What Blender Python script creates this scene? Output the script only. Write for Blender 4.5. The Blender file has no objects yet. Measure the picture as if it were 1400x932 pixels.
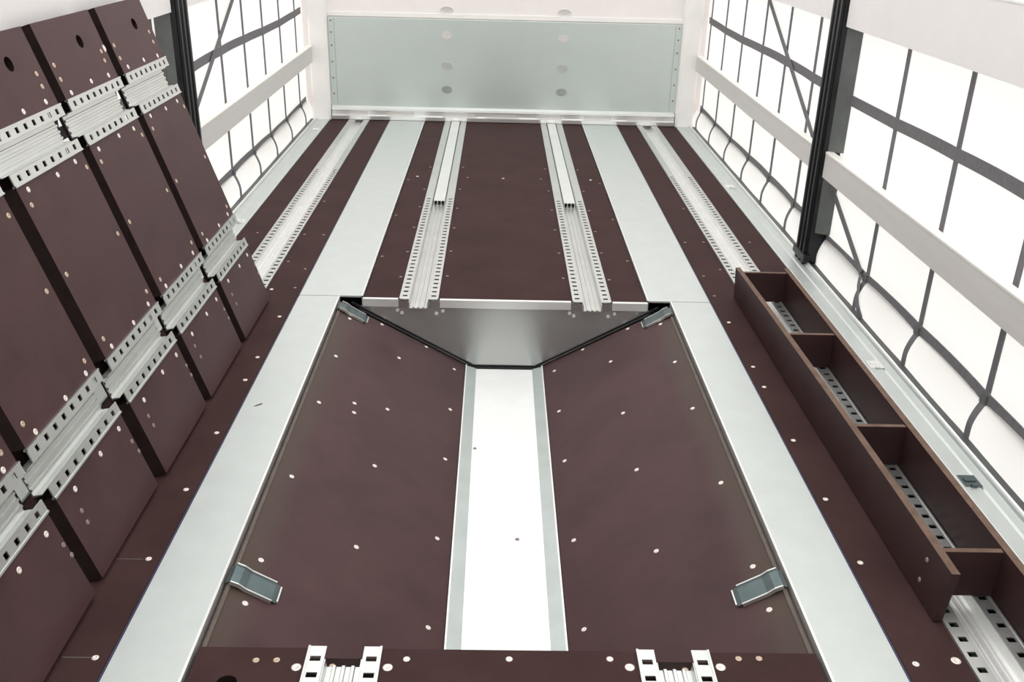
import bpy, bmesh, math, random
from mathutils import Matrix, Vector
random.seed(7)
SC = bpy.context.scene
COL = SC.collection

# ------------------------------------------------------------------ camera
cam_d = bpy.data.cameras.new('camera')
cam = bpy.data.objects.new('camera', cam_d)
COL.objects.link(cam)
p_, y_, r_ = 0.425150, -0.0212884, 0.0263397
fwd = Vector((-math.sin(y_) * math.cos(p_), math.cos(y_) * math.cos(p_), -math.sin(p_)))
rgt = Vector((math.cos(y_), math.sin(y_), 0))
up = rgt.cross(fwd)
r2 = rgt * math.cos(r_) + up * math.sin(r_)
u2 = -rgt * math.sin(r_) + up * math.cos(r_)
M = Matrix((r2, u2, -fwd)).transposed().to_4x4()
M.translation = Vector((-0.04103, 0, 1.287))
cam.matrix_world = M
cam_d.sensor_width = 36
cam_d.lens = 1311.19 / 1400 * 36
cam_d.clip_start = 0.05
SC.camera = cam

# ------------------------------------------------------------------ light: an overcast white sky above the open sliding roof
W = bpy.data.worlds.new('sky')
SC.world = W
W.use_nodes = True
nt = W.node_tree
bg = nt.nodes['Background']
tc = nt.nodes.new('ShaderNodeTexCoord')
sep = nt.nodes.new('ShaderNodeSeparateXYZ')
nt.links.new(tc.outputs['Generated'], sep.inputs[0])
rmp = nt.nodes.new('ShaderNodeValToRGB')
rmp.color_ramp.elements[0].position = 0.30
rmp.color_ramp.elements[0].color = (0.42, 0.41, 0.40, 1)      # ground / yard below the horizon
rmp.color_ramp.elements[1].position = 0.62
rmp.color_ramp.elements[1].color = (1.0, 0.995, 0.985, 1)
mr = nt.nodes.new('ShaderNodeMapRange')
mr.inputs['From Min'].default_value = -1
mr.inputs['From Max'].default_value = 1
nt.links.new(sep.outputs['Z'], mr.inputs['Value'])
nt.links.new(mr.outputs['Result'], rmp.inputs['Fac'])
nt.links.new(rmp.outputs['Color'], bg.inputs['Color'])
bg.inputs['Strength'].default_value = 1.95

SC.view_settings.view_transform = 'Standard'
SC.view_settings.look = 'None'
SC.view_settings.gamma = 1
SC.view_settings.use_curve_mapping = False
SC.view_settings.exposure = 0.0

# ------------------------------------------------------------------ materials
def mat(name, col, rough=0.5, metal=0.0, var=0.0, scale=8.0, stretch=(1, 1, 1), spec=0.5, bump=0.0, rvar=0.0):
    m = bpy.data.materials.new(name)
    m.use_nodes = True
    t = m.node_tree
    b = t.nodes['Principled BSDF']
    b.inputs['Base Color'].default_value = (*col, 1)
    b.inputs['Roughness'].default_value = rough
    b.inputs['Metallic'].default_value = metal
    b.inputs['Specular IOR Level'].default_value = spec
    if var or bump or rvar:
        co = t.nodes.new('ShaderNodeTexCoord')
        mp = t.nodes.new('ShaderNodeMapping')
        mp.inputs['Scale'].default_value = stretch
        t.links.new(co.outputs['Object'], mp.inputs['Vector'])
        n = t.nodes.new('ShaderNodeTexNoise')
        n.inputs['Scale'].default_value = scale
        n.inputs['Detail'].default_value = 5
        n.inputs['Roughness'].default_value = 0.6
        t.links.new(mp.outputs['Vector'], n.inputs['Vector'])
        if var:
            r = t.nodes.new('ShaderNodeValToRGB')
            r.color_ramp.elements[0].position = 0.3
            r.color_ramp.elements[1].position = 0.7
            r.color_ramp.elements[0].color = (*[c * (1 - var) for c in col], 1)
            r.color_ramp.elements[1].color = (*[min(1, c * (1 + var)) for c in col], 1)
            t.links.new(n.outputs['Fac'], r.inputs['Fac'])
            t.links.new(r.outputs['Color'], b.inputs['Base Color'])
        if rvar:
            q = t.nodes.new('ShaderNodeMapRange')
            q.inputs['To Min'].default_value = max(0.02, rough - rvar)
            q.inputs['To Max'].default_value = rough + rvar
            t.links.new(n.outputs['Fac'], q.inputs['Value'])
            t.links.new(q.outputs['Result'], b.inputs['Roughness'])
        if bump:
            k = t.nodes.new('ShaderNodeBump')
            k.inputs['Strength'].default_value = bump
            k.inputs['Distance'].default_value = 0.002
            t.links.new(n.outputs['Fac'], k.inputs['Height'])
            t.links.new(k.outputs['Normal'], b.inputs['Normal'])
    return m

PLY = mat('film_faced_plywood', (0.056, 0.0315, 0.0300), 0.50, 0, 0.18, 5, spec=0.02, rvar=0.06)
PLYP = mat('plywood_panel', (0.070, 0.035, 0.0365), 0.38, 0, 0.18, 6, spec=0.16, rvar=0.06)
PLYT = mat('trough_plywood', (0.040, 0.0205, 0.0205), 0.42, 0, 0.18, 6, spec=0.10)
PLYE = mat('plywood_edge', (0.020, 0.011, 0.010), 0.75, 0, 0.3, 30, spec=0.15)
PLYR = mat('plywood_raw_edge', (0.150, 0.092, 0.068), 0.7, 0, 0.25, 25, spec=0.3)
GALV = mat('galvanised_strip', (0.66, 0.70, 0.685), 0.50, 0.75, 0.03, 14, rvar=0.06)
ZINC = mat('zinc_sheet', (0.50, 0.55, 0.54), 0.34, 0.9, 0.07, 9, rvar=0.05)
ZINCP = mat('pale_zinc_sheet', (0.64, 0.71, 0.68), 0.38, 0.5, 0.02, 4)
ZINCD = mat('zinc_dark', (0.60, 0.615, 0.61), 0.22, 0.85, 0.05, 9, rvar=0.04)
BLOCKER = mat('grey_rear_blocker', (0.50, 0.50, 0.48), 0.5)
TAB = mat('blued_steel', (0.12, 0.155, 0.16), 0.38, 0.9, 0.12, 20)
ALU = mat('aluminium', (0.68, 0.70, 0.68), 0.34, 0.85, 0.04, 10, rvar=0.05)
ALUW = mat('bright_aluminium', (0.90, 0.905, 0.89), 0.30, 0.6, 0.03, 10)
WHITE = mat('white_coated_metal', (0.92, 0.90, 0.875), 0.45, 0.0, 0.03, 6)
CREAM = mat('pale_wall_panel', (0.92, 0.87, 0.855), 0.5, 0.0, 0.03, 3)
LATH = mat('anodised_lath', (0.68, 0.655, 0.635), 0.45, 0.1, 0.03, 10, (4, 0.3, 4))
LATHU = mat('pale_coated_lath', (0.88, 0.845, 0.84), 0.5, 0.0, 0.02, 6)
LATHE = mat('lath_edge', (0.93, 0.92, 0.87), 0.35, 0.1)
BLACK = mat('black_steel', (0.005, 0.005, 0.007), 0.32, 0.0, 0.2, 20, spec=0.35)
GREYST = mat('dark_grey_steel', (0.075, 0.08, 0.078), 0.45, 0.2, 0.1, 15)
SOCK = mat('socket_grey', (0.13, 0.14, 0.135), 0.5, 0.2, 0.1, 15)
STRAP = mat('grey_webbing', (0.165, 0.158, 0.170), 0.75, 0, 0.15, 60)
RUB = mat('rubber', (0.008, 0.008, 0.010), 0.6)
DARK = mat('dark_subframe', (0.018, 0.018, 0.020), 0.7)
BLUEG = mat('blue_sealant', (0.035, 0.035, 0.085), 0.5)
SCREW = mat('screw_steel', (0.88, 0.80, 0.74), 0.35, 0.3)
SCREWY = mat('brass_screw', (0.60, 0.46, 0.36), 0.35, 0.4)
SCREWD = mat('dull_screw', (0.30, 0.23, 0.21), 0.45, 0.4)

def edge_band(src, name, col, width):
    """plywood with a paler taupe band along its top edge (object x = 0)"""
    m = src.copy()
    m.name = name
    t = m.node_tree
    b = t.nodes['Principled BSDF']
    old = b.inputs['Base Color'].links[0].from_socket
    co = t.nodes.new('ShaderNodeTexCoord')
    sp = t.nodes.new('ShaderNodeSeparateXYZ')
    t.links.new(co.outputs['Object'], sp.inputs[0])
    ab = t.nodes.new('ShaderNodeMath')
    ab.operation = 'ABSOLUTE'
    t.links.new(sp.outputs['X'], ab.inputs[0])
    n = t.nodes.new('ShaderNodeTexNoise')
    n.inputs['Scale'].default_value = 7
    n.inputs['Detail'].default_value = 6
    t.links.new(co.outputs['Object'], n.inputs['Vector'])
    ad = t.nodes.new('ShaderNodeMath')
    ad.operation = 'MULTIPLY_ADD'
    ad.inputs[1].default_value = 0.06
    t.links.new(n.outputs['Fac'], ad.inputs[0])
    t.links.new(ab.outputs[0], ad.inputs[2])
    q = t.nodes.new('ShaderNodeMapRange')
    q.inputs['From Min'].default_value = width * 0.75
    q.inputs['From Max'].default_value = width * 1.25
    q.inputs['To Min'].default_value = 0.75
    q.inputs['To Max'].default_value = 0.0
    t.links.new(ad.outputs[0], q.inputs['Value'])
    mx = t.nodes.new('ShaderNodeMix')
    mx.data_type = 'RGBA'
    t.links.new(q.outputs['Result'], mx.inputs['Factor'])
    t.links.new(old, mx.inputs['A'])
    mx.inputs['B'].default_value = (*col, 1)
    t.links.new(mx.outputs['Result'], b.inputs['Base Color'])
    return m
PLYS = edge_band(PLYP, 'plywood_taupe_edge', (0.078, 0.056, 0.045), 0.085)
TAUPE = mat('taupe_fillet', (0.11, 0.088, 0.072), 0.7, 0, 0.2, 20)

def curtain_mat():
    m = bpy.data.materials.new('white_tarpaulin')
    m.use_nodes = True
    t = m.node_tree
    t.nodes.remove(t.nodes['Principled BSDF'])
    out = t.nodes['Material Output']
    d = t.nodes.new('ShaderNodeBsdfDiffuse')
    tr = t.nodes.new('ShaderNodeBsdfTranslucent')
    n = t.nodes.new('ShaderNodeTexNoise')
    n.inputs['Scale'].default_value = 3
    co = t.nodes.new('ShaderNodeTexCoord')
    t.links.new(co.outputs['Object'], n.inputs['Vector'])
    r = t.nodes.new('ShaderNodeValToRGB')
    r.color_ramp.elements[0].color = (0.90, 0.88, 0.86, 1)
    r.color_ramp.elements[1].color = (0.95, 0.94, 0.91, 1)
    t.links.new(n.outputs['Fac'], r.inputs['Fac'])
    for s in (d, tr):
        t.links.new(r.outputs['Color'], s.inputs['Color'])
    mx = t.nodes.new('ShaderNodeMixShader')
    mx.inputs['Fac'].default_value = 0.62
    t.links.new(d.outputs[0], mx.inputs[1])
    t.links.new(tr.outputs[0], mx.inputs[2])
    t.links.new(mx.outputs[0], out.inputs['Surface'])
    return m
TARP = curtain_mat()

# ------------------------------------------------------------------ helpers
def empty(name, label, cat, loc=(0, 0, 0), group=None, mtx=None):
    o = bpy.data.objects.new(name, None)
    COL.objects.link(o)
    o.empty_display_size = 0.05
    if mtx is not None:
        o.matrix_world = mtx
    else:
        o.location = loc
    tag(o, label, cat, group)
    return o

def tag(o, label=None, cat=None, group=None, kind=None):
    if label: o['label'] = label
    if cat: o['category'] = cat
    if group: o['group'] = group
    if kind: o['kind'] = kind
    return o

def obj(name, bm, m, parent=None, bevel=0, smooth=False, label=None):
    bmesh.ops.recalc_face_normals(bm, faces=bm.faces)
    me = bpy.data.meshes.new(name)
    bm.to_mesh(me)
    bm.free()
    for x in (m if isinstance(m, (list, tuple)) else [m]):
        me.materials.append(x)
    if smooth:
        for f in me.polygons: f.use_smooth = True
    o = bpy.data.objects.new(name, me)
    COL.objects.link(o)
    if parent: o.parent = parent
    if label: o['label'] = label
    if bevel:
        b = o.modifiers.new('bevel', 'BEVEL')
        b.width = bevel
        b.segments = 2
        b.limit_method = 'ANGLE'
    return o

def B(): return bmesh.new()

def box(bm, x0, x1, y0, y1, z0, z1, mi=0):
    vs = [bm.verts.new(p) for p in ((x0, y0, z0), (x1, y0, z0), (x1, y1, z0), (x0, y1, z0), (x0, y0, z1), (x1, y0, z1), (x1, y1, z1), (x0, y1, z1))]
    for q in ((0, 3, 2, 1), (4, 5, 6, 7), (0, 1, 5, 4), (1, 2, 6, 5), (2, 3, 7, 6), (3, 0, 4, 7)):
        f = bm.faces.new([vs[i] for i in q])
        f.material_index = mi
    return bm

def extrude(bm, prof, y0, y1, axis='y', mi=0):
    """closed profile of (a,b) swept along an axis: y -> (a,y,b), x -> (x,a,b), z -> (a,b,z)"""
    f3 = {'y': lambda a, b, t: (a, t, b), 'x': lambda a, b, t: (t, a, b), 'z': lambda a, b, t: (a, b, t)}[axis]
    v0 = [bm.verts.new(f3(a, b, y0)) for a, b in prof]
    v1 = [bm.verts.new(f3(a, b, y1)) for a, b in prof]
    n = len(prof)
    for i in range(n):
        j = (i + 1) % n
        bm.faces.new((v0[i], v0[j], v1[j], v1[i])).material_index = mi
    bm.faces.new(v0[::-1]).material_index = mi
    bm.faces.new(v1).material_index = mi
    return bm

def hexa(bm, a, b):
    """solid between two quads"""
    v = [bm.verts.new(p) for p in a] + [bm.verts.new(p) for p in b]
    for q in ((3, 2, 1, 0), (4, 5, 6, 7), (0, 1, 5, 4), (1, 2, 6, 5), (2, 3, 7, 6), (3, 0, 4, 7)):
        bm.faces.new([v[i] for i in q])
    return bm

def ribbon(bm, pts, side, nrm, width, thick):
    """flat strap following pts; side = width direction, nrm = thickness direction (per point or one)"""
    prev = None
    s = Vector(side) * width / 2
    for i, p in enumerate(pts):
        p = Vector(p)
        n = Vector(nrm[i] if isinstance(nrm, list) else nrm) * thick
        cur = [bm.verts.new(p - s), bm.verts.new(p + s), bm.verts.new(p + s + n), bm.verts.new(p - s + n)]
        if prev:
            for a in range(4):
                b = (a + 1) % 4
                bm.faces.new((prev[a], prev[b], cur[b], cur[a]))
        else:
            bm.faces.new(cur[::-1])
        prev = cur
    bm.faces.new(prev)
    return bm

def screw_mesh(name, r, m):
    bm = B()
    n = 12
    rings = [[bm.verts.new((rr * math.cos(2 * math.pi * k / n), rr * math.sin(2 * math.pi * k / n), z)) for k in range(n)]
             for rr, z in ((r, -0.002), (r, 0.0006), (r * 0.72, 0.0014), (r * 0.30, 0.0012))]
    for a, b in zip(rings, rings[1:]):
        for k in range(n):
            bm.faces.new((a[k], a[(k + 1) % n], b[(k + 1) % n], b[k]))
    c = [bm.verts.new((v.co.x * 0.9, v.co.y * 0.9, 0.0002)) for v in rings[-1]]
    for k in range(n):
        bm.faces.new((rings[-1][k], rings[-1][(k + 1) % n], c[(k + 1) % n], c[k]))
    bm.faces.new(c)
    bmesh.ops.recalc_face_normals(bm, faces=bm.faces)
    me = bpy.data.meshes.new(name)
    bm.to_mesh(me)
    bm.free()
    me.materials.append(m)
    for f in me.polygons: f.use_smooth = True
    return me

SM = {'n': screw_mesh('screw', 0.0068, SCREW), 'b': screw_mesh('screw_large', 0.0095, SCREW),
      'y': screw_mesh('screw_brass', 0.0065, SCREWY), 'd': screw_mesh('screw_dull', 0.0058, SCREWD)}
def screw(parent, loc, kind='n', rot=None):
    o = bpy.data.objects.new('screw', SM[kind])
    COL.objects.link(o)
    o.parent = parent
    o.location = loc
    if rot: o.rotation_euler = rot
    return o

def flange_bm(bm, x0, x1, y0, y1, zt, th, pitch, yend=None, sw=0.017, sl=0.015, lip=0):
    """perforated flange, one row of slots along Y between y0 and y1; lip = -1/+1 side of a small raised outer lip"""
    xm = (x0 + x1) / 2
    xs = [x0, xm - sw / 2, xm + sw / 2, x1]
    ye = y1 if yend is None else yend
    n = int((ye - y0) / pitch)
    off = ((ye - y0) - n * pitch) / 2
    ys = [y0]
    cells = []
    for k in range(n):
        c = y0 + off + (k + 0.5) * pitch
        ys += [c - sl / 2, c + sl / 2]
        cells.append(len(ys) - 2)
    ys.append(y1)
    g = {}
    def V(i, j, z):
        if (i, j, z) not in g: g[(i, j, z)] = bm.verts.new((xs[i], ys[j], z))
        return g[(i, j, z)]
    zb = zt - th
    for j in range(len(ys) - 1):
        for i in range(3):
            hole = (i == 1 and j in cells)
            if hole:
                for a, b in (((1, j), (2, j)), ((2, j), (2, j + 1)), ((2, j + 1), (1, j + 1)), ((1, j + 1), (1, j))):
                    bm.faces.new((V(*a, zt), V(*b, zt), V(*b, zb), V(*a, zb)))
            else:
                bm.faces.new((V(i, j, zt), V(i + 1, j, zt), V(i + 1, j + 1, zt), V(i, j + 1, zt)))
                bm.faces.new((V(i, j + 1, zb), V(i + 1, j + 1, zb), V(i + 1, j, zb), V(i, j, zb)))
    J = len(ys) - 1
    for j in range(J):
        for i in (0, 3):
            bm.faces.new((V(i, j, zt), V(i, j + 1, zt), V(i, j + 1, zb), V(i, j, zb)))
    for i in range(3):
        for j in (0, J):
            bm.faces.new((V(i, j, zt), V(i + 1, j, zt), V(i + 1, j, zb), V(i, j, zb)))
    if lip:
        xe = x0 if lip < 0 else x1
        a, b = (xe - 0.001, xe + 0.003) if lip < 0 else (xe - 0.003, xe + 0.001)
        box(bm, a, b, y0, y1, zb - 0.004, zt + 0.002)
    return bm

def channel_prof(a, d, t=0.003, rib=0.0035):
    """recessed channel section between x=-a..a, floor d deep with three low ribs; closed polygon"""
    top = [(-a, -0.001), (-a + 0.002, -0.001), (-a + 0.004, -d)]
    for c in (-0.5, 0.0, 0.5):
        x = c * a
        w = a * 0.13
        top += [(x - w, -d), (x - w * 0.6, -d + rib), (x + w * 0.6, -d + rib), (x + w, -d)]
    top += [(a - 0.004, -d), (a - 0.002, -0.001), (a, -0.001)]
    return top + [(a + 0.0005, -d - t), (-a - 0.0005, -d - t)]

def rail_parts(parent, cx, w, fw, y0, y1, ztop, depth, pitch, ch0, ch1, sw=0.017, sl=0.014, mf=None, mc=None, yend=None):
    """flange, flange, channel under parent; rail runs along local Y"""
    mf = mf or ALU
    mc = mc or ALU
    for s in (-1, 1):
        xa, xb = sorted((cx + s * w / 2, cx + s * (w / 2 - fw)))
        obj('flange', flange_bm(B(), xa, xb, y0, y1, ztop, 0.003, pitch, yend, sw=sw, sl=sl, lip=s), mf, parent)
    bm = extrude(B(), [(cx + a, ztop + b) for a, b in channel_prof(w / 2 - fw - 0.0005, depth)], ch0, ch1)
    obj('channel', bm, mc, parent)

# ================================================================== THE SETTING
YF = 6.33           # front wall
YB = -2.0           # rear end, closed by an added light-blocking wall
YP = 3.20           # pit ends / far deck begins
YC = 1.418          # edge of the cover panel in the foreground

# ---- floor: fixed plywood boards, subframe below
bm = B()
t = 0.027
for s in (-1, 1):
    for a, b, y0, y1 in ((0.745, 0.869, YB, YF), (1.001, 1.124, YB, YF), (0.379, 0.506, YP, YF)):
        x0, x1 = sorted((s * a, s * b))
        box(bm, x0, x1, y0, y1, -t, 0)
box(bm, -0.241, 0.241, YP, YF, -t, 0)
floor = obj('floor', bm, PLY, bevel=0.0015)
tag(floor, 'dark reddish brown plywood trailer floor boards with small screws', 'floor', kind='structure')
bm = B()
for s in (-1, 1):
    x0, x1 = sorted((s * 0.612, s * 1.24))
    box(bm, x0, x1, YB, YP + 0.02, -0.10, -0.055)
box(bm, -1.24, 1.24, YP + 0.02, YF + 0.02, -0.10, -0.055)
box(bm, -0.596, 0.596, YC - 0.42, YC - 0.06, -0.07, -0.0305)
for s in (-1, 1):
    x0, x1 = sorted((s * 0.596, s * 0.612))
    box(bm, x0, x1, YB, YP + 0.02, -0.34, -0.010)
box(bm, -0.62, 0.62, YB, YP + 0.02, -0.36, -0.34)
box(bm, -0.62, 0.62, YP + 0.012, YP + 0.03, -0.34, -0.056)
obj('subframe', bm, DARK, floor, label='dark steel subframe below the boards')
for s in (-1, 1):
    for y in (1.39, 1.69, 1.945, 2.23, 2.53, 2.69, 3.02, 3.28, 3.49, 3.90):
        screw(floor, (s * 0.769, y + random.uniform(-.012, .012), 0), 'n' if y < 3.1 else 'd')
    for y in (2.62, 3.26, 3.56, 3.90, 4.4):
        screw(floor, (s * 0.85, y, 0), 'n' if y < 3.3 else 'd')
    for y in (3.43, 3.72, 4.03, 4.33, 4.66, 5.1):
        screw(floor, (s * 0.221, y, 0), 'd')
        screw(floor, (s * 0.396, y + random.uniform(-.02, .02), 0), 'd')
    for y in (3.64, 4.2, 4.82):
        screw(floor, (s * 0.492, y, 0), 'd')
    screw(floor, (s * 0.19, 4.89, 0), 'd')
    screw(floor, (s * 0.45, 4.89, 0), 'n')
    screw(floor, (s * 1.05, 3.91, 0), 'd')
screw(floor, (-0.005, 4.885, 0), 'n')
screw(floor, (0.85, 1.403, 0), 'b')
for x0, x1, y in ((-0.838, -0.780, 1.680), (-0.831, -0.778, 1.386)):
    bm = B()
    box(bm, x0, x1, y - 0.0012, y + 0.0012, -0.0004, 0.0004)
    obj('scratch', bm, TAUPE, floor, label='pale scratch across the floor board')

# ---- side walls: white tarpaulin curtain with grey webbing
def curtain_x(z, y, ys):
    """inner face distance from centre: hangs at 1.275, tucks inward under the lowest belt, pillowed between straps"""
    if z >= 0.125: base = 1.275
    elif z >= 0.035: base = 1.275 - 0.029 * math.sin((0.125 - z) / 0.09 * math.pi / 2)
    else: base = 1.246
    k = min(range(len(ys) - 1), key=lambda i: 0 if ys[i] <= y <= ys[i + 1] else min(abs(y - ys[i]), abs(y - ys[i + 1])) + 1)
    u = (y - ys[k]) / (ys[k + 1] - ys[k])
    u = min(1, max(0, u))
    puff = math.sin(math.pi * u) ** 0.7
    if 0.0 < z < 0.125: base -= 0.014 * puff * math.sin(z / 0.125 * math.pi)
    elif z >= 0.125: base += 0.004 * puff
    return base

def curtain(side, ys, wall_name, label, diags):
    zs = [-0.03, 0.0, 0.012, 0.024, 0.036, 0.05, 0.065, 0.08, 0.095, 0.11, 0.125, 0.2, 0.4, 0.67, 0.9, 1.2, 1.8, 2.65]
    full = [YB] + sorted(ys) + [YF]
    yl = []
    for a, b in zip(full, full[1:]):
        yl += [a + (b - a) * k / 8 for k in range(8)]
    yl.append(YF)
    bm = B()
    V = [[bm.verts.new((side * curtain_x(z, y, full), y, z)) for z in zs] for y in yl]
    for i in range(len(yl) - 1):
        for j in range(len(zs) - 1):
            bm.faces.new((V[i][j], V[i + 1][j], V[i + 1][j + 1], V[i][j + 1]))
    w = obj(wall_name, bm, TARP, smooth=True)
    tag(w, label, 'curtain', kind='structure')
    n = (-side, 0, 0)
    for y in ys:
        pts = [(side * (curtain_x(z, y, full) - 0.001), y, z) for z in zs[::-1]]
        obj('vertical_strap', ribbon(B(), pts, (0, 1, 0), n, 0.026, 0.003), STRAP, w)
    for z, wd in ((0.668, 0.038), (0.125, 0.034)):
        yy = [y for y in yl if y < YF - 0.05]
        pts = [(side * (curtain_x(z, y, full) - 0.004), y, z + 0.006 * math.sin(y * 3.1)) for y in yy]
        obj('horizontal_strap', ribbon(B(), pts, (0, 0, 1), n, wd, 0.003), STRAP, w)
    for (y0, z0, y1, z1) in diags:
        d = Vector((0, y1 - y0, z1 - z0)).normalized()
        sd = d.cross(Vector((1, 0, 0)))
        pts = [(side * min(1.2655, curtain_x(z0 + (z1 - z0) * k / 10, y0 + (y1 - y0) * k / 10, full) - 0.006), y0 + (y1 - y0) * k / 10, z0 + (z1 - z0) * k / 10) for k in range(11)]
        obj('diagonal_strap', ribbon(B(), pts, sd, n, 0.028, 0.003), STRAP, w)
    for y in ys:                                              # metal keepers where the straps cross the lowest belt
        bm = box(B(), *sorted((side * 1.262, side * 1.268)), y - 0.015, y + 0.015, 0.111, 0.139)
        obj('strap_keeper', bm, SOCK, w)
    return w

RY = [0.45, 0.90, 1.35, 1.80, 2.247, 2.697, 3.157, 3.64, 4.08, 4.51, 4.93, 5.36, 5.79, 6.205]
LY = [0.45, 0.90, 1.35, 1.80, 2.25, 2.70, 3.15, 3.56, 3.99, 4.42, 4.835, 5.235, 5.645, 6.08]
curtain(1, RY, 'wall_right', 'bright white curtain side wall at the right with grey strap grid', [(5.35, 1.13, 3.82, 0.39), (3.655, 0.335, 3.20, 0.128), (3.20, 0.118, 3.06, 0.01)])
curtain(-1, LY, 'wall_left', 'bright white curtain side wall at the left behind the leaning panels', [(5.10, 1.09, 3.80, 0.43)])

# ---- front wall
bm = B()
box(bm, -1.30, 1.30, YF, YF + 0.05, -0.06, 2.65)
wf = obj('wall_front', bm, CREAM)
tag(wf, 'pale front bulkhead wall above the galvanised kick plate', 'wall', kind='structure')
bm = B()
for z in (0.637, 1.16, 1.72, 2.28):                            # faint horizontal cover joints
    box(bm, -1.12, 1.12, YF - 0.006, YF, z, z + 0.028)
obj('panel_joint', bm, WHITE, wf, bevel=0.002)
for s in (-1, 1):
    bm = B()
    x0, x1 = sorted((s * 1.118, s * 1.236))
    extrude(bm, [(x0, YF), (x0, YF - 0.05), (x0 + 0.012, YF - 0.062), (x1 - 0.012, YF - 0.062), (x1, YF - 0.05), (x1, YF)], 0.0, 2.65, 'z')
    tag(obj('trim_%d' % (1 if s < 0 else 2), bm, WHITE), 'white corner post of the front bulkhead, ' + ('left' if s < 0 else 'right') + ' side', 'post', kind='structure')
    bm = B()
    c = Vector((s * 0.37, YF - 0.004, 0.685))
    ring = [bm.verts.new((c.x + 0.042 * math.cos(2 * math.pi * k / 20), c.y, c.z + 0.022 * math.sin(2 * math.pi * k / 20))) for k in range(20)]
    ring2 = [bm.verts.new((c.x + 0.028 * math.cos(2 * math.pi * k / 20), c.y + 0.003, c.z + 0.012 * math.sin(2 * math.pi * k / 20))) for k in range(20)]
    back = [bm.verts.new((v.co.x, YF + 0.001, v.co.z)) for v in ring]
    for k in range(20):
        j = (k + 1) % 20
        bm.faces.new((ring[k], ring[j], ring2[j], ring2[k]))
        bm.faces.new((ring[k], ring[j], back[j], back[k]))
    bm.faces.new(ring2)
    obj('recessed_cap', bm, LATH, wf)

bm = B()
box(bm, -1.30, 1.30, YB - 0.06, YB, -0.36, 2.65)
wb = obj('wall_back_blocker', bm, BLOCKER)  # unseen wall added to dim the light coming from the rear
tag(wb, 'unseen plain grey wall added behind the camera to block light', 'wall', kind='structure')

# ---- galvanised edge beams
def edge_beam(side, name, label):
    prof = [(1.125, -0.05), (1.125, 0.003), (1.129, 0.005), (1.172, 0.004), (1.176, -0.001), (1.182, 0.003), (1.205, 0.004), (1.208, 0.010),
            (1.2165, 0.010), (1.218, 0.008), (1.218, -0.015), (1.232, -0.015), (1.232, -0.05)]
    bm = extrude(B(), [(side * a, b) for a, b in prof], YB, YF - 0.062)
    o = obj(name, bm, GALV)
    tag(o, label, 'edge beam', kind='structure')
    bm = extrude(B(), [(side * a, b) for a, b in ((1.2185, -0.0145), (1.2185, 0.006), (1.2445, 0.010), (1.2445, -0.0145))], YB, YF - 0.08)
    obj('rubber_lip', bm, GREYST, o, label='dark grey strip along the foot of the curtain')
    bm = extrude(B(), [(side * a, b) for a, b in ((1.2085, 0.0105), (1.209, 0.017), (1.212, 0.019), (1.216, 0.017), (1.2165, 0.0105))], YB, YF - 0.075)
    obj('bright_edge', bm, ALUW, o, label='bright raised rim of the edge beam')
    return o
tr = edge_beam(1, 'trim_right', 'galvanised edge beam along the right curtain')
tl = edge_beam(-1, 'trim_left', 'galvanised edge beam along the left curtain')
def lash(trim, side, y, m):
    bm = B()
    x = side * 1.157
    box(bm, x - 0.022, x + 0.022, y - 0.026, y + 0.026, 0.004, 0.007)
    box(bm, x - 0.008, x + 0.008, y - 0.03, y - 0.022, 0.006, 0.013)
    box(bm, x - 0.014, x + 0.014, y - 0.005, y + 0.012, 0.006, 0.010)
    obj('lashing_eye', bm, m, trim, bevel=0.0015)
lash(tr, 1, 2.03, TAB)
lash(tr, 1, 2.70, ALUW)
lash(tr, 1, 4.80, ALUW)
lash(tl, -1, 4.05, ALUW)
lash(tl, -1, 5.95, ALUW)

# ---- kick plate and base rail
t = empty('kick_plate', 'wide galvanised steel kick plate on the front bulkhead', 'kick plate', (0, YF - 0.007, 0.06))
bm = B()
box(bm, -1.117, 1.122, -0.010, -0.001, 0.02, 0.572)
obj('sheet', bm, ZINCP, t, bevel=0.002)
for s in (-1, 1):
    obj('fold', box(B(), *sorted((s * 1.075, s * 1.078)), -0.0115, -0.0095, 0.03, 0.568), ZINC, t)
for s in (-1, 1):
    for z in (0.10, 0.20, 0.30, 0.40, 0.48, 0.55):
        screw(t, (s * 1.097 , -0.0105, z), 'd', (math.pi / 2, 0, 0))
    for z, m in ((0.475, LATH), (0.29, ALU), (0.14, ZINC)):
        bm = B()
        n = 20
        for rr, y in ((0.034, -0.0125),):
            ring = [bm.verts.new((s * 0.37 + rr * math.cos(2 * math.pi * k / n), y, z + rr * 0.72 * math.sin(2 * math.pi * k / n))) for k in range(n)]
            back = [bm.verts.new((v.co.x * 1.0, -0.0095, v.co.z)) for v in ring]
            for k in range(n): bm.faces.new((ring[k], ring[(k + 1) % n], back[(k + 1) % n], back[k]))
            bm.faces.new(ring)
        obj('bolt_cap', bm, m, t)
bm = B()
extrude(bm, [(YF - 0.018, 0.0045), (YF - 0.055, 0.0045), (YF - 0.058, 0.028), (YF - 0.040, 0.034), (YF - 0.040, 0.058), (YF - 0.052, 0.064), (YF - 0.050, 0.076), (YF - 0.018, 0.086)], -1.112, 1.112, 'x')
br = obj('base_rail', bm, ALUW)
tag(br, 'white stepped aluminium rail at the foot of the kick plate', 'rail')
for x0, x1 in ((-1.02, -0.88), (-0.76, -0.58), (-0.40, -0.18), (-0.12, 0.10), (0.22, 0.38), (0.52, 0.70), (0.80, 0.98)):
    bm = B()
    box(bm, x0, x1, YF - 0.0415, YF - 0.0385, 0.037, 0.055)
    obj('recess_slot', bm, LATH, br)

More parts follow.
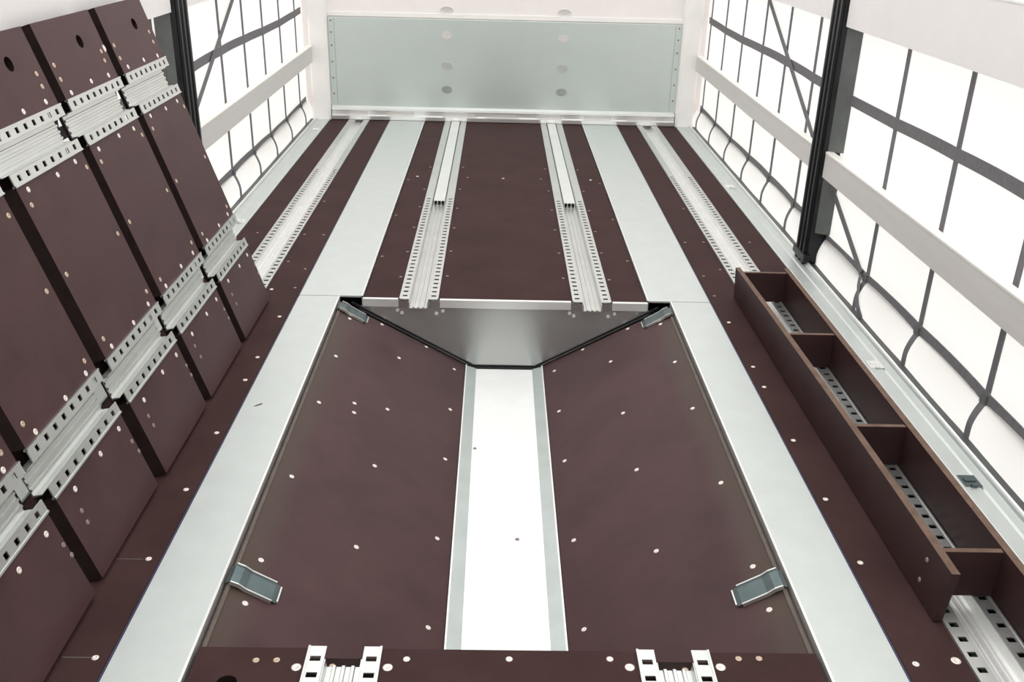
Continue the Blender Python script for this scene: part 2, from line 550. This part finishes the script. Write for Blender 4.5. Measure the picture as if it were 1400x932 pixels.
# ---- side posts
def post(side, y0, y1, label):
    t = empty('side_post', label, 'post', (side * 1.20, (y0 + y1) / 2, 0))
    h = (y1 - y0) / 2
    def sx(a, b): return sorted((side * a, side * b))
    bm = B()
    box(bm, *sx(0.004, 0.071), -h, h, 0.011, 2.6)
    obj('column', bm, BLACK, t, bevel=0.004)
    for k in range(3):
        bm = B()
        c = -h + (0.5 + k) * 2 * h / 3
        extrude(bm, [(side * 0.003, c - 0.014), (side * -0.006, c - 0.009), (side * -0.006, c + 0.009), (side * 0.003, c + 0.014)], 0.004, 2.6, 'z')
        obj('rib', bm, BLACK, t, bevel=0.002)
    for z0, z1 in ((0.14, 0.36), (0.465, 0.915), (1.12, 1.6)):
        bm = B()
        extrude(bm, [(side * 0.022, -h - 0.001), (side * 0.0715, -h - 0.001), (side * 0.0725, -h - 0.030), (side * 0.048, -h - 0.018)], z0, z1, 'z')
        obj('lath_socket', bm, SOCK, t)
    bm = B()
    box(bm, *sx(-0.010, 0.016), -h - 0.012, h + 0.012, 0.019, 0.05)
    obj('foot', bm, BLACK, t, bevel=0.003)
    return t
post(1, 3.62, 3.75, 'black ribbed steel side post against the right curtain')
post(-1, 3.63, 3.77, 'black ribbed steel side post against the left curtain, past the leaning panels')

# ---- side laths
def lath(side, y0, y1, z0, z1, label, m=None):
    t = empty('side_lath', label, 'lath', (side * 1.215, (y0 + y1) / 2, z0), 'aluminium laths slotted between the posts')
    L = (y1 - y0) / 2
    h = z1 - z0
    bm = extrude(B(), [(0, 0.0), (0, h - 0.004), (side * 0.003, h - 0.0005), (side * 0.026, h - 0.0005), (side * 0.026, 0)], -L, L)
    obj('board', bm, m or LATH, t)
    bm = extrude(B(), [(side * -0.0015, h - 0.006), (side * -0.0015, h), (side * 0.003, h + 0.0025), (side * 0.026, h + 0.0025), (side * 0.026, h), (side * 0.0035, h), (side * -0.0005, h - 0.0035)], -L, L)
    obj('rounded_edge', bm, LATHE, t)
    return t
lath(1, YB, 3.617, 0.366, 0.463, 'narrow aluminium side lath at mid height in front of the right post')
lath(1, YB, 3.617, 0.920, 1.108, 'wide pale side lath at top right, in front of the right post', LATHU)
lath(1, 3.752, YF - 0.07, 0.362, 0.456, 'narrow aluminium side lath between right post and front bulkhead')
lath(1, 3.752, YF - 0.07, 0.925, 1.108, 'wide pale side lath high up between right post and front bulkhead', LATHU)
lath(-1, 3.772, YF - 0.07, 0.362, 0.462, 'narrow aluminium side lath between left post and front bulkhead')
lath(-1, 3.772, YF - 0.07, 0.913, 1.10, 'wide pale side lath high up between left post and front bulkhead', LATHU)
lath(-1, YB, 3.627, 0.913, 1.10, 'wide cream side lath at top left, behind the leaning panel tops', LATHU)

# ================================================================== FLOOR FITTINGS
def strip(x0, x1, y0, y1, label, slot=None):
    s = 1 if x0 + x1 > 0 else -1
    t = empty('floor_strip', label, 'floor strip', ((x0 + x1) / 2, (y0 + y1) / 2, 0), 'galvanised strips beside the pit and deck')
    hw = (x1 - x0) / 2
    hl = (y1 - y0) / 2
    bm = B()
    if slot:
        sx, sy, a = slot
        sx -= (x0 + x1) / 2
        sy -= (y0 + y1) / 2
        ca, sa = math.cos(a), math.sin(a)
        outer = [bm.verts.new(p) for p in ((-hw, -hl, 0.003), (hw, -hl, 0.003), (hw, hl, 0.003), (-hw, hl, 0.003))]
        ring = []
        for k in range(14):
            th = 2 * math.pi * k / 14
            u, v = 0.014 * math.cos(th), 0.0045 * math.sin(th)
            ring.append(bm.verts.new((sx + u * ca - v * sa, sy + u * sa + v * ca, 0.003)))
        es = [bm.edges.new((outer[k], outer[(k + 1) % 4])) for k in range(4)] + [bm.edges.new((ring[k], ring[(k + 1) % 14])) for k in range(14)]
        bmesh.ops.triangle_fill(bm, edges=es, use_beauty=True)
        r = bmesh.ops.extrude_face_region(bm, geom=bm.faces[:])
        bmesh.ops.translate(bm, verts=[v for v in r['geom'] if isinstance(v, bmesh.types.BMVert)], vec=(0, 0, -0.006))
    else:
        box(bm, -hw, hw, -hl, hl, -0.003, 0.003)
    obj('plate', bm, GALV, t)
    # folded inner edge
    xi = -s * hw
    bm = B()
    box(bm, *sorted((xi, xi + s * 0.004)), -hl, hl, -0.050, -0.0035)
    box(bm, *sorted((xi - s * 0.0005, xi + s * 0.005)), -hl, hl, -0.003, 0.0042)
    obj('folded_edge', bm, ALUW, t)
    xo = s * hw
    bm = B()
    box(bm, *sorted((xo + s * 0.001, xo + s * 0.007)), -hl, hl, -0.02, -0.001)
    obj('sealant', bm, BLUEG, t, label='dark blue sealant line along the outer edge')
strip(-0.737, -0.593, YB, YP, 'narrow galvanised floor strip left of the open pit', slot=(-0.694, 2.373, 0.75))
strip(0.593, 0.737, YB, YP, 'narrow galvanised floor strip right of the open pit')
strip(-0.737, -0.512, YP + 0.004, YF - 0.06, 'wide galvanised floor strip left of the far brown deck')
strip(0.512, 0.737, YP + 0.004, YF - 0.06, 'wide galvanised floor strip right of the far brown deck')

# ---- lashing rails in the floor
def floor_rail(cx, w, y0, y1, ch0, label, fw=0.034, ye=4.5):
    t = empty('lashing_rail', label, 'rail', (cx, y0, 0), 'perforated aluminium rails let into the floor')
    rail_parts(t, 0, w, fw, 0, y1 - y0, 0.004, 0.024, 0.0418, ch0, y1 - y0 + 0.035, mc=ALUW if abs(cx) > 0.5 else ALU, yend=ye - y0)
    return t
floor_rail(-0.310, 0.137, YP - 0.019, YF - 0.06, -0.026, 'perforated aluminium rail in the far deck, left of its middle')
floor_rail(0.310, 0.137, YP - 0.019, YF - 0.06, -0.026, 'perforated aluminium rail in the far deck, right of its middle')
floor_rail(-0.935, 0.130, YB, YF - 0.06, 0, 'perforated aluminium rail at left, running under the leaning panels', ye=5.0)
floor_rail(0.935, 0.130, YB, YF - 0.06, 0, 'perforated aluminium rail at right, running under the wooden trough', ye=5.0)

# ---- hollow profiles lying in the far half of the two deck rails
def hollow(cx, label):
    y0 = 4.43
    t = empty('hollow_profile', label, 'profile', (cx, y0, -0.019), 'hollow profiles lying in the deck rails')
    bm = B()
    w, h, L, th = 0.026, 0.026, YF - 0.062 - y0, 0.0022
    box(bm, -w, w, 0, L, 0, th)
    box(bm, -w, w, 0, L, h - th, h)
    for x in (-w, -w / 3 - th / 2, w / 3 - th / 2, w - th):
        box(bm, x, x + th, 0, L, th, h - th)
    obj('tube', bm, ALUW, t)
    bm = B()
    box(bm, -w + th, w - th, 0.03, 0.034, th, h - th)  # black sheet that stands for the shade inside the tube
    obj('shade_sheet', bm, RUB, t, label='black sheet standing for the shade inside the open end')
hollow(-0.310, 'pale three-cell hollow profile with black open end, left deck rail')
hollow(0.310, 'pale three-cell hollow profile with black open end, right deck rail')

# ---- bright edge profile closing the far deck over the pit
for a, b, lb in ((-0.511, -0.384, 'short white edge profile on the deck end, left of the left rail'),
                 (-0.236, 0.236, 'long white edge profile on the deck end between the two rails'),
                 (0.384, 0.511, 'short white edge profile on the deck end, right of the right rail')):
    bm = extrude(B(), [(YP - 0.001, 0.001), (YP - 0.014, 0.001), (YP - 0.016, -0.030), (YP - 0.001, -0.030)], a, b, 'x')
    o = obj('edge_profile', bm, ALUW, bevel=0.0015)
    tag(o, lb, 'profile', 'white edge profiles along the deck end')

# ---- end plate of the pit
t = empty('end_plate', 'dark galvanised end plate closing the pit below the deck', 'plate', (0, YP, 0))
def ep(z): return -0.003 - (0.03 + z) * -0.11
pts = [(-0.56, -0.022), (-0.56, -0.031), (0.56, -0.031), (0.56, -0.022)]
poly = [(-0.530, -0.031), (-0.515, -0.050), (-0.112, -0.262), (0.112, -0.262), (0.515, -0.050), (0.530, -0.031)]
def yy(z): return -0.006 + (z + 0.03) * 0.10
bm = B()
for q in (-1, 1):
    for a, b in ((0.237, 0.2745), (0.3455, 0.383)):
        box(bm, *sorted((q * a, q * b)), -0.012, -0.005, -0.0315, -0.0045)
    box(bm, *sorted((q * 0.274, q * 0.346)), -0.012, -0.005, -0.0315, -0.0245)
f0 = [bm.verts.new((x, yy(z), z)) for x, z in poly]
f1 = [bm.verts.new((x, yy(z) + 0.004, z)) for x, z in poly]
bm.faces.new(f0)
bm.faces.new(f1[::-1])
for k in range(6):
    bm.faces.new((f0[k], f0[(k + 1) % 6], f1[(k + 1) % 6], f1[k]))
obj('plate', bm, ZINCD, t)
bm = B()
seal = [(-0.552, -0.018), (-0.112, -0.250), (0.112, -0.250), (0.552, -0.018)]
for (xa, za), (xb, zb) in zip(seal, seal[1:]):
    d = Vector((xb - xa, 0, zb - za)).normalized()
    n = Vector((-d.z, 0, d.x)) * 0.0028
    a, b = Vector((xa, yy(za), za)), Vector((xb, yy(zb), zb))
    o0, o1 = Vector((0, -0.004, 0)), Vector((0, 0.006, 0))
    hexa(bm, [a - n + o0, a + n + o0, b + n + o0, b - n + o0], [a - n + o1, a + n + o1, b + n + o1, b - n + o1])
obj('rubber_seal', bm, RUB, t, label='black seal line along the lower edge')
for s in (-1, 1):
    for dx, z in ((-0.078, -0.045), (-0.062, -0.055), (0.062, -0.055), (0.085, -0.045)):
        screw(t, (s * 0.31 + dx, yy(z) - 0.001, z), 'n', (math.pi / 2, 0, 0))

# ---- sloping side panels of the pit
SL = math.atan2(0.240, 0.443)
def slope_panel(s, label, extra):
    t = empty('sloping_panel', label, 'panel', (s * 0.585, 0, -0.005), 'sloping brown pit panels')
    L = math.hypot(0.443, 0.240)
    # local profile in x,z (already sloped)
    def q(u, w):   # u down the slope, w above the surface
        return (-s * (u * math.cos(SL)) + -s * w * math.sin(SL) * -1 * -1, -u * math.sin(SL) + w * math.cos(SL))
    def Q(u, w):
        # surface normal points up and towards the centre
        return (-s * u * math.cos(SL) - s * w * math.sin(SL), -u * math.sin(SL) + w * math.cos(SL))
    bm = extrude(B(), [Q(0, 0), Q(L, 0), Q(L, -0.021), Q(0, -0.021)], YC + 0.0015, 3.165)
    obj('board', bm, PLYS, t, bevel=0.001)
    for x, y in extra:
        u = (0.585 - x) / math.cos(SL)
        a, b = Q(u, 0)
        screw(t, (a, y, b), 'n', (0, -s * SL, 0))
    # narrow fillet where the board meets the folded strip
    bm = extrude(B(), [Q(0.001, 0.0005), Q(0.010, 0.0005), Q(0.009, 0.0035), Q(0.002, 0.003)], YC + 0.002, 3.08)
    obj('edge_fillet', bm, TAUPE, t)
cols = [(0.541, y) for y in (3.07, 2.765, 2.453, 2.058, 1.720, 1.577)] + [(0.362, y) for y in (2.963, 2.596, 2.270, 1.902)] + \
       [(0.179, y) for y in (3.085, 2.784, 2.473, 2.077, 1.736)] + [(0.440, 3.150), (0.283, 3.150)]
slope_panel(-1, 'dark brown plywood panel sloping down the left side of the pit', cols + [(0.453, 2.540), (0.447, 2.488)])
slope_panel(1, 'dark brown plywood panel sloping down the right side of the pit', cols)

# ---- bottom channel
t = empty('bottom_channel', 'bright aluminium channel along the bottom of the pit', 'channel', (0, 0, -0.25))
bm = extrude(B(), [(-0.103, -0.004), (0.103, -0.004), (0.103, -0.009), (-0.103, -0.009)], 0.15, 3.150)
obj('tray', bm, ALUW, t)
screw(t, (-0.093, 2.586, -0.0035), 'd')
screw(t, (0.032, 2.118, -0.0035), 'd')
for s in (-1, 1):
    bm = extrude(B(), [(s * 0.102, -0.004), (s * 0.137, 0.007), (s * 0.139, 0.003), (s * 0.104, -0.009)], 0.15, 3.155)
    obj('side_flange', bm, ZINC, t, label='grey sloping side of the channel')
    bm = extrude(B(), [(s * 0.136, -0.006), (s * 0.136, 0.010), (s * 0.140, 0.011), (s * 0.1415, 0.004), (s * 0.1415, -0.006)], 0.15, 3.158)
    obj('rim', bm, ALUW, t)

# ---- four bent socket plates on the pit edges
def bracket(s, y, label, w=0.056):
    t = empty('socket_plate', label, 'bracket', (s * 0.585, y, -0.005), 'bent steel socket plates on the pit edge')
    def Q(u, k): return (-s * u * math.cos(SL) - s * k * math.sin(SL), -u * math.sin(SL) + k * math.cos(SL))
    h = w / 2
    prof = [(-0.004, 0.004), (0.004, 0.011), (0.022, 0.012), (0.040, 0.008), (0.098, 0.006), (0.108, 0.004)]
    bm = extrude(B(), [Q(u, k) for u, k in prof] + [Q(u, k - 0.003) for u, k in prof[::-1]], -h, h)
    obj('plate', bm, TAB, t, bevel=0.001)
    for y0 in (-h - 0.0035, h):
        bm = extrude(B(), [Q(u, k + 0.003) for u, k in prof[1:-1]] + [Q(u, max(0.0008, k - 0.006)) for u, k in prof[1:-1][::-1]], y0, y0 + 0.0035)
        obj('side_rim', bm, ALU, t)
    bm = extrude(B(), [Q(0.1085, 0.001), Q(0.1085, 0.0065), Q(0.112, 0.0065), Q(0.112, 0.001)], -h + 0.004, h - 0.004)
    obj('end_rim', bm, ALU, t)
bracket(-1, 1.635, 'bent steel socket plate on left pit edge near the front cover')
bracket(1, 1.643, 'bent steel socket plate on right pit edge near the front cover')
bracket(-1, 3.118, 'bent steel socket plate in the far left corner of the pit')
bracket(1, 3.118, 'bent steel socket plate in the far right corner of the pit')

# ================================================================== COVER PANELS
def board_bm(L, w, th, rails, rw, hole=None, notch=True):
    """board lying in local x 0..L, y 0..w, face z=0; grooves for rails; round finger hole"""
    bm = B()
    xs = [0.0]
    for c in rails: xs += [c - rw / 2, c + rw / 2]
    xs.append(L)
    back = -th
    mid = -th + 0.005
    segs = [(xs[2 * k], xs[2 * k + 1]) for k in range(len(rails) + 1)]
    for k, (a, b) in enumerate(segs):
        if hole and a < hole[0] < b:
            hx, hy, hr = hole
            n = 20
            out = [bm.verts.new(p) for p in ((a, 0, 0), (b, 0, 0), (b, w, 0), (a, w, 0))]
            ring = [bm.verts.new((hx + hr * math.cos(2 * math.pi * q / n), hy + hr * math.sin(2 * math.pi * q / n), 0)) for q in range(n)]
            es = [bm.edges.new((out[q], out[(q + 1) % 4])) for q in range(4)] + [bm.edges.new((ring[q], ring[(q + 1) % n])) for q in range(n)]
            fs = [f for f in bmesh.ops.triangle_fill(bm, edges=es, use_beauty=True)['geom'] if isinstance(f, bmesh.types.BMFace)]
            r = bmesh.ops.extrude_face_region(bm, geom=fs)
            bmesh.ops.translate(bm, verts=[v for v in r['geom'] if isinstance(v, bmesh.types.BMVert)], vec=(0, 0, mid))
        else:
            box(bm, a, b, 0, w, mid, 0)
    box(bm, 0, L, 0, w, back, mid)
    for f in bm.faces:
        c = f.calc_center_median()
        nz = abs(f.normal.z) if f.normal.length else 0
    bm.normal_update()
    for f in bm.faces:
        f.material_index = 0 if abs(f.normal.z) > 0.5 and f.calc_center_median().z > -0.001 else 1
    return bm

PAN_L, PAN_W, PAN_T = 1.045, 0.350, 0.040
RC = (0.262, 0.800)
def cover_panel(mtx, label, group, rnd):
    t = empty('cover_panel', label, 'panel', group=group, mtx=mtx)
    w = PAN_W
    obj('board', board_bm(PAN_L, w, PAN_T, RC, 0.118, (0.975, w - 0.222 + rnd.uniform(-.012, .012), 0.017)), [PLYP, PLYE], t)
    for c in RC:
        r = bpy.data.objects.new('lashing_rail', None)
        COL.objects.link(r)
        r.parent = t
        r.location = (c, 0, 0)
        r.empty_display_size = 0.03
        rail_parts(r, 0, 0.116, 0.028, 0.0, w + 0.006, 0.004, 0.017, 0.0415, 0.036, w + 0.034, sw=0.013, sl=0.014)
    pos = [(0.872, .045), (0.872, .18), (0.872, .295), (0.724, .045), (0.724, .185), (0.724, .298), (0.938, .018), (0.904, .02), (0.938, .315), (0.908, .315),
           (0.696, .025), (0.698, .332), (0.331, .05), (0.331, .19), (0.331, .303), (0.176, .065), (0.176, .207), (0.176, .318), (0.357, .03), (0.358, .325),
           (0.138, .05), (0.106, .05), (0.131, .342), (0.098, .344), (0.527, .022), (0.527, .325)]
    for s, y in pos:
        k = 'n' if 0.17 < s < 0.34 or 0.7 < s < 0.9 else 'y'
        if s < 0.16: k = 'd'
        screw(t, (s + rnd.uniform(-.004, .004), w - y + rnd.uniform(-.004, .004), 0), k)
    bm = B()                                                   # pale chip on the edge
    if rnd.random() < 0.8:
        ring = [(0.94 + 0.012 * math.cos(a) * rnd.uniform(.7, 1.2), 0.006 + 0.008 * math.sin(a)) for a in [2 * math.pi * k / 9 for k in range(9)]]
        v0 = [bm.verts.new((a, b, 0.0008)) for a, b in ring]
        v1 = [bm.verts.new((a, b, -0.0005)) for a, b in ring]
        bm.faces.new(v0)
        for k in range(9): bm.faces.new((v0[k], v0[(k + 1) % 9], v1[(k + 1) % 9], v1[k]))
        obj('edge_chip', bm, SCREW, t, label='pale chip on the panel edge')
    return t

sd = Vector((-0.320, 0, 0.975)).normalized()
nn = Vector((sd.z, 0, -sd.x))
base = Matrix((sd, Vector((0, -1, 0)), nn)).transposed().to_4x4()
near_edges = (2.795, 2.397, 2.000, 1.600, 1.203)
labels = ('brown cover panel leaning at left, farthest of the row, beside the black post',
          'brown cover panel leaning at left, second of the row from the black post',
          'brown cover panel leaning at left, third and middle one of the row',
          'brown cover panel leaning at left, fourth from the post, second from the camera',
          'brown cover panel leaning at left, nearest the camera, cut off by the photo edge')
rnd = random.Random(3)
for k, y0 in enumerate(near_edges):
    m = base.copy()
    lift = (0.0, 0.0, 0.0, 0.0, 0.0)[k]
    m.translation = Vector((-0.830 - (0.004 if k in (3,) else 0.0), y0 + PAN_W, 0.0128))
    cover_panel(m, labels[k], 'cover panels leaning on the left wall', rnd)

# ---- the cover panel still in place in the foreground (face up, far edge at YC)
m = Matrix(((-1, 0, 0), (0, -1, 0), (0, 0, 1))).to_4x4()
m.translation = Vector((0.585, YC, 0.0))
t = empty('cover_panel', 'brown cover panel lying in place over the pit in the foreground', 'panel', mtx=m)
FL = 1.17
obj('board', board_bm(FL, 0.40, 0.030, (0.275, 0.895), 0.139, (1.097, 0.092, 0.019)), [PLY, PLYE], t)
for c in (0.275, 0.895):
    r = bpy.data.objects.new('lashing_rail', None)
    COL.objects.link(r)
    r.parent = t
    r.location = (c, 0, 0)
    r.empty_display_size = 0.03
    rail_parts(r, 0, 0.137, 0.033, 0.0, 0.40, 0.005, 0.020, 0.0418, 0.033, 0.43, sw=0.020, sl=0.013)
    screw(r, ((-1 if c < 0.5 else 1) * 0.024, 0.022, -0.024), 'y')
for x, y, k in ((-0.472, 1.384, 'y'), (-0.434, 1.385, 'y'), (-0.394, 1.367, 'b'), (-0.226, 1.369, 'b'), (-0.193, 1.391, 'n'), (-0.001, 1.394, 'n'), (0.189, 1.397, 'n'),
                (0.224, 1.376, 'b'), (0.395, 1.379, 'b'), (0.434, 1.402, 'y'), (0.473, 1.403, 'y')):
    screw(t, (0.585 - x, YC - y, 0), k)
# ================================================================== WOODEN TROUGH AT RIGHT
t = empty('wooden_trough', 'long open brown plywood trough with dividers over the right rail', 'trough', (0.93, 2.37, 0.0))
ox, oy = 0.93, 2.37
def bx(y): return 0.849 - 0.014 * (y - 1.51) / 1.74
def tx(y):
    u = max(0, (y - 1.51) / 1.74)
    return 0.862 - 0.034 * u ** 1.6
bm = B()
N = 14
prev = None
H, T = 0.121, 0.017
for k in range(N + 1):
    y = 1.508 + (3.252 - 1.508) * k / N
    cur = [bm.verts.new((bx(y) - ox, y - oy, 0.0055)), bm.verts.new((bx(y) + T - ox, y - oy, 0.0055)), bm.verts.new((tx(y) + T - ox, y - oy, H)), bm.verts.new((tx(y) - ox, y - oy, H))]
    if prev:
        for a in range(4):
            b = (a + 1) % 4
            f = bm.faces.new((prev[a], prev[b], cur[b], cur[a]))
            if a == 2: f.material_index = 1
    else: bm.faces.new(cur[::-1])
    prev = cur
bm.faces.new(prev)
obj('side_board', bm, [PLYT, PLYR], t)
bm = B()
box(bm, 1.003 - ox, 1.020 - ox, 1.38 - oy, 3.252 - oy, 0.0055, H)
bm.normal_update()
for f in bm.faces:
    if f.normal.z > 0.5: f.material_index = 1
obj('side_board', bm, [PLYT, PLYR], t)
for y in (1.592, 2.107, 2.675, 3.215):
    bm = B()
    xa = tx(y) + T + 0.0005 - ox
    xb = bx(y) + T + 0.0005 - ox
    x1 = 1.0025 - ox
    hz = H - 0.004
    v = [(xb, 0.0075), (x1, 0.0075), (x1, hz), (xa, hz)]
    extrude(bm, v, y - 0.0065 - oy, y + 0.0065 - oy)
    bm.normal_update()
    for f in bm.faces:
        if f.calc_center_median().z > hz - 0.001: f.material_index = 1
    obj('divider', bm, [PLYT, PLYR], t)
for z in (0.035, 0.085):
    screw(t, ((bx(1.6) + (tx(1.6) - bx(1.6)) * z / H) - ox - 0.0005, 1.60 - oy, z), 'd', (0, -math.pi / 2, 0))
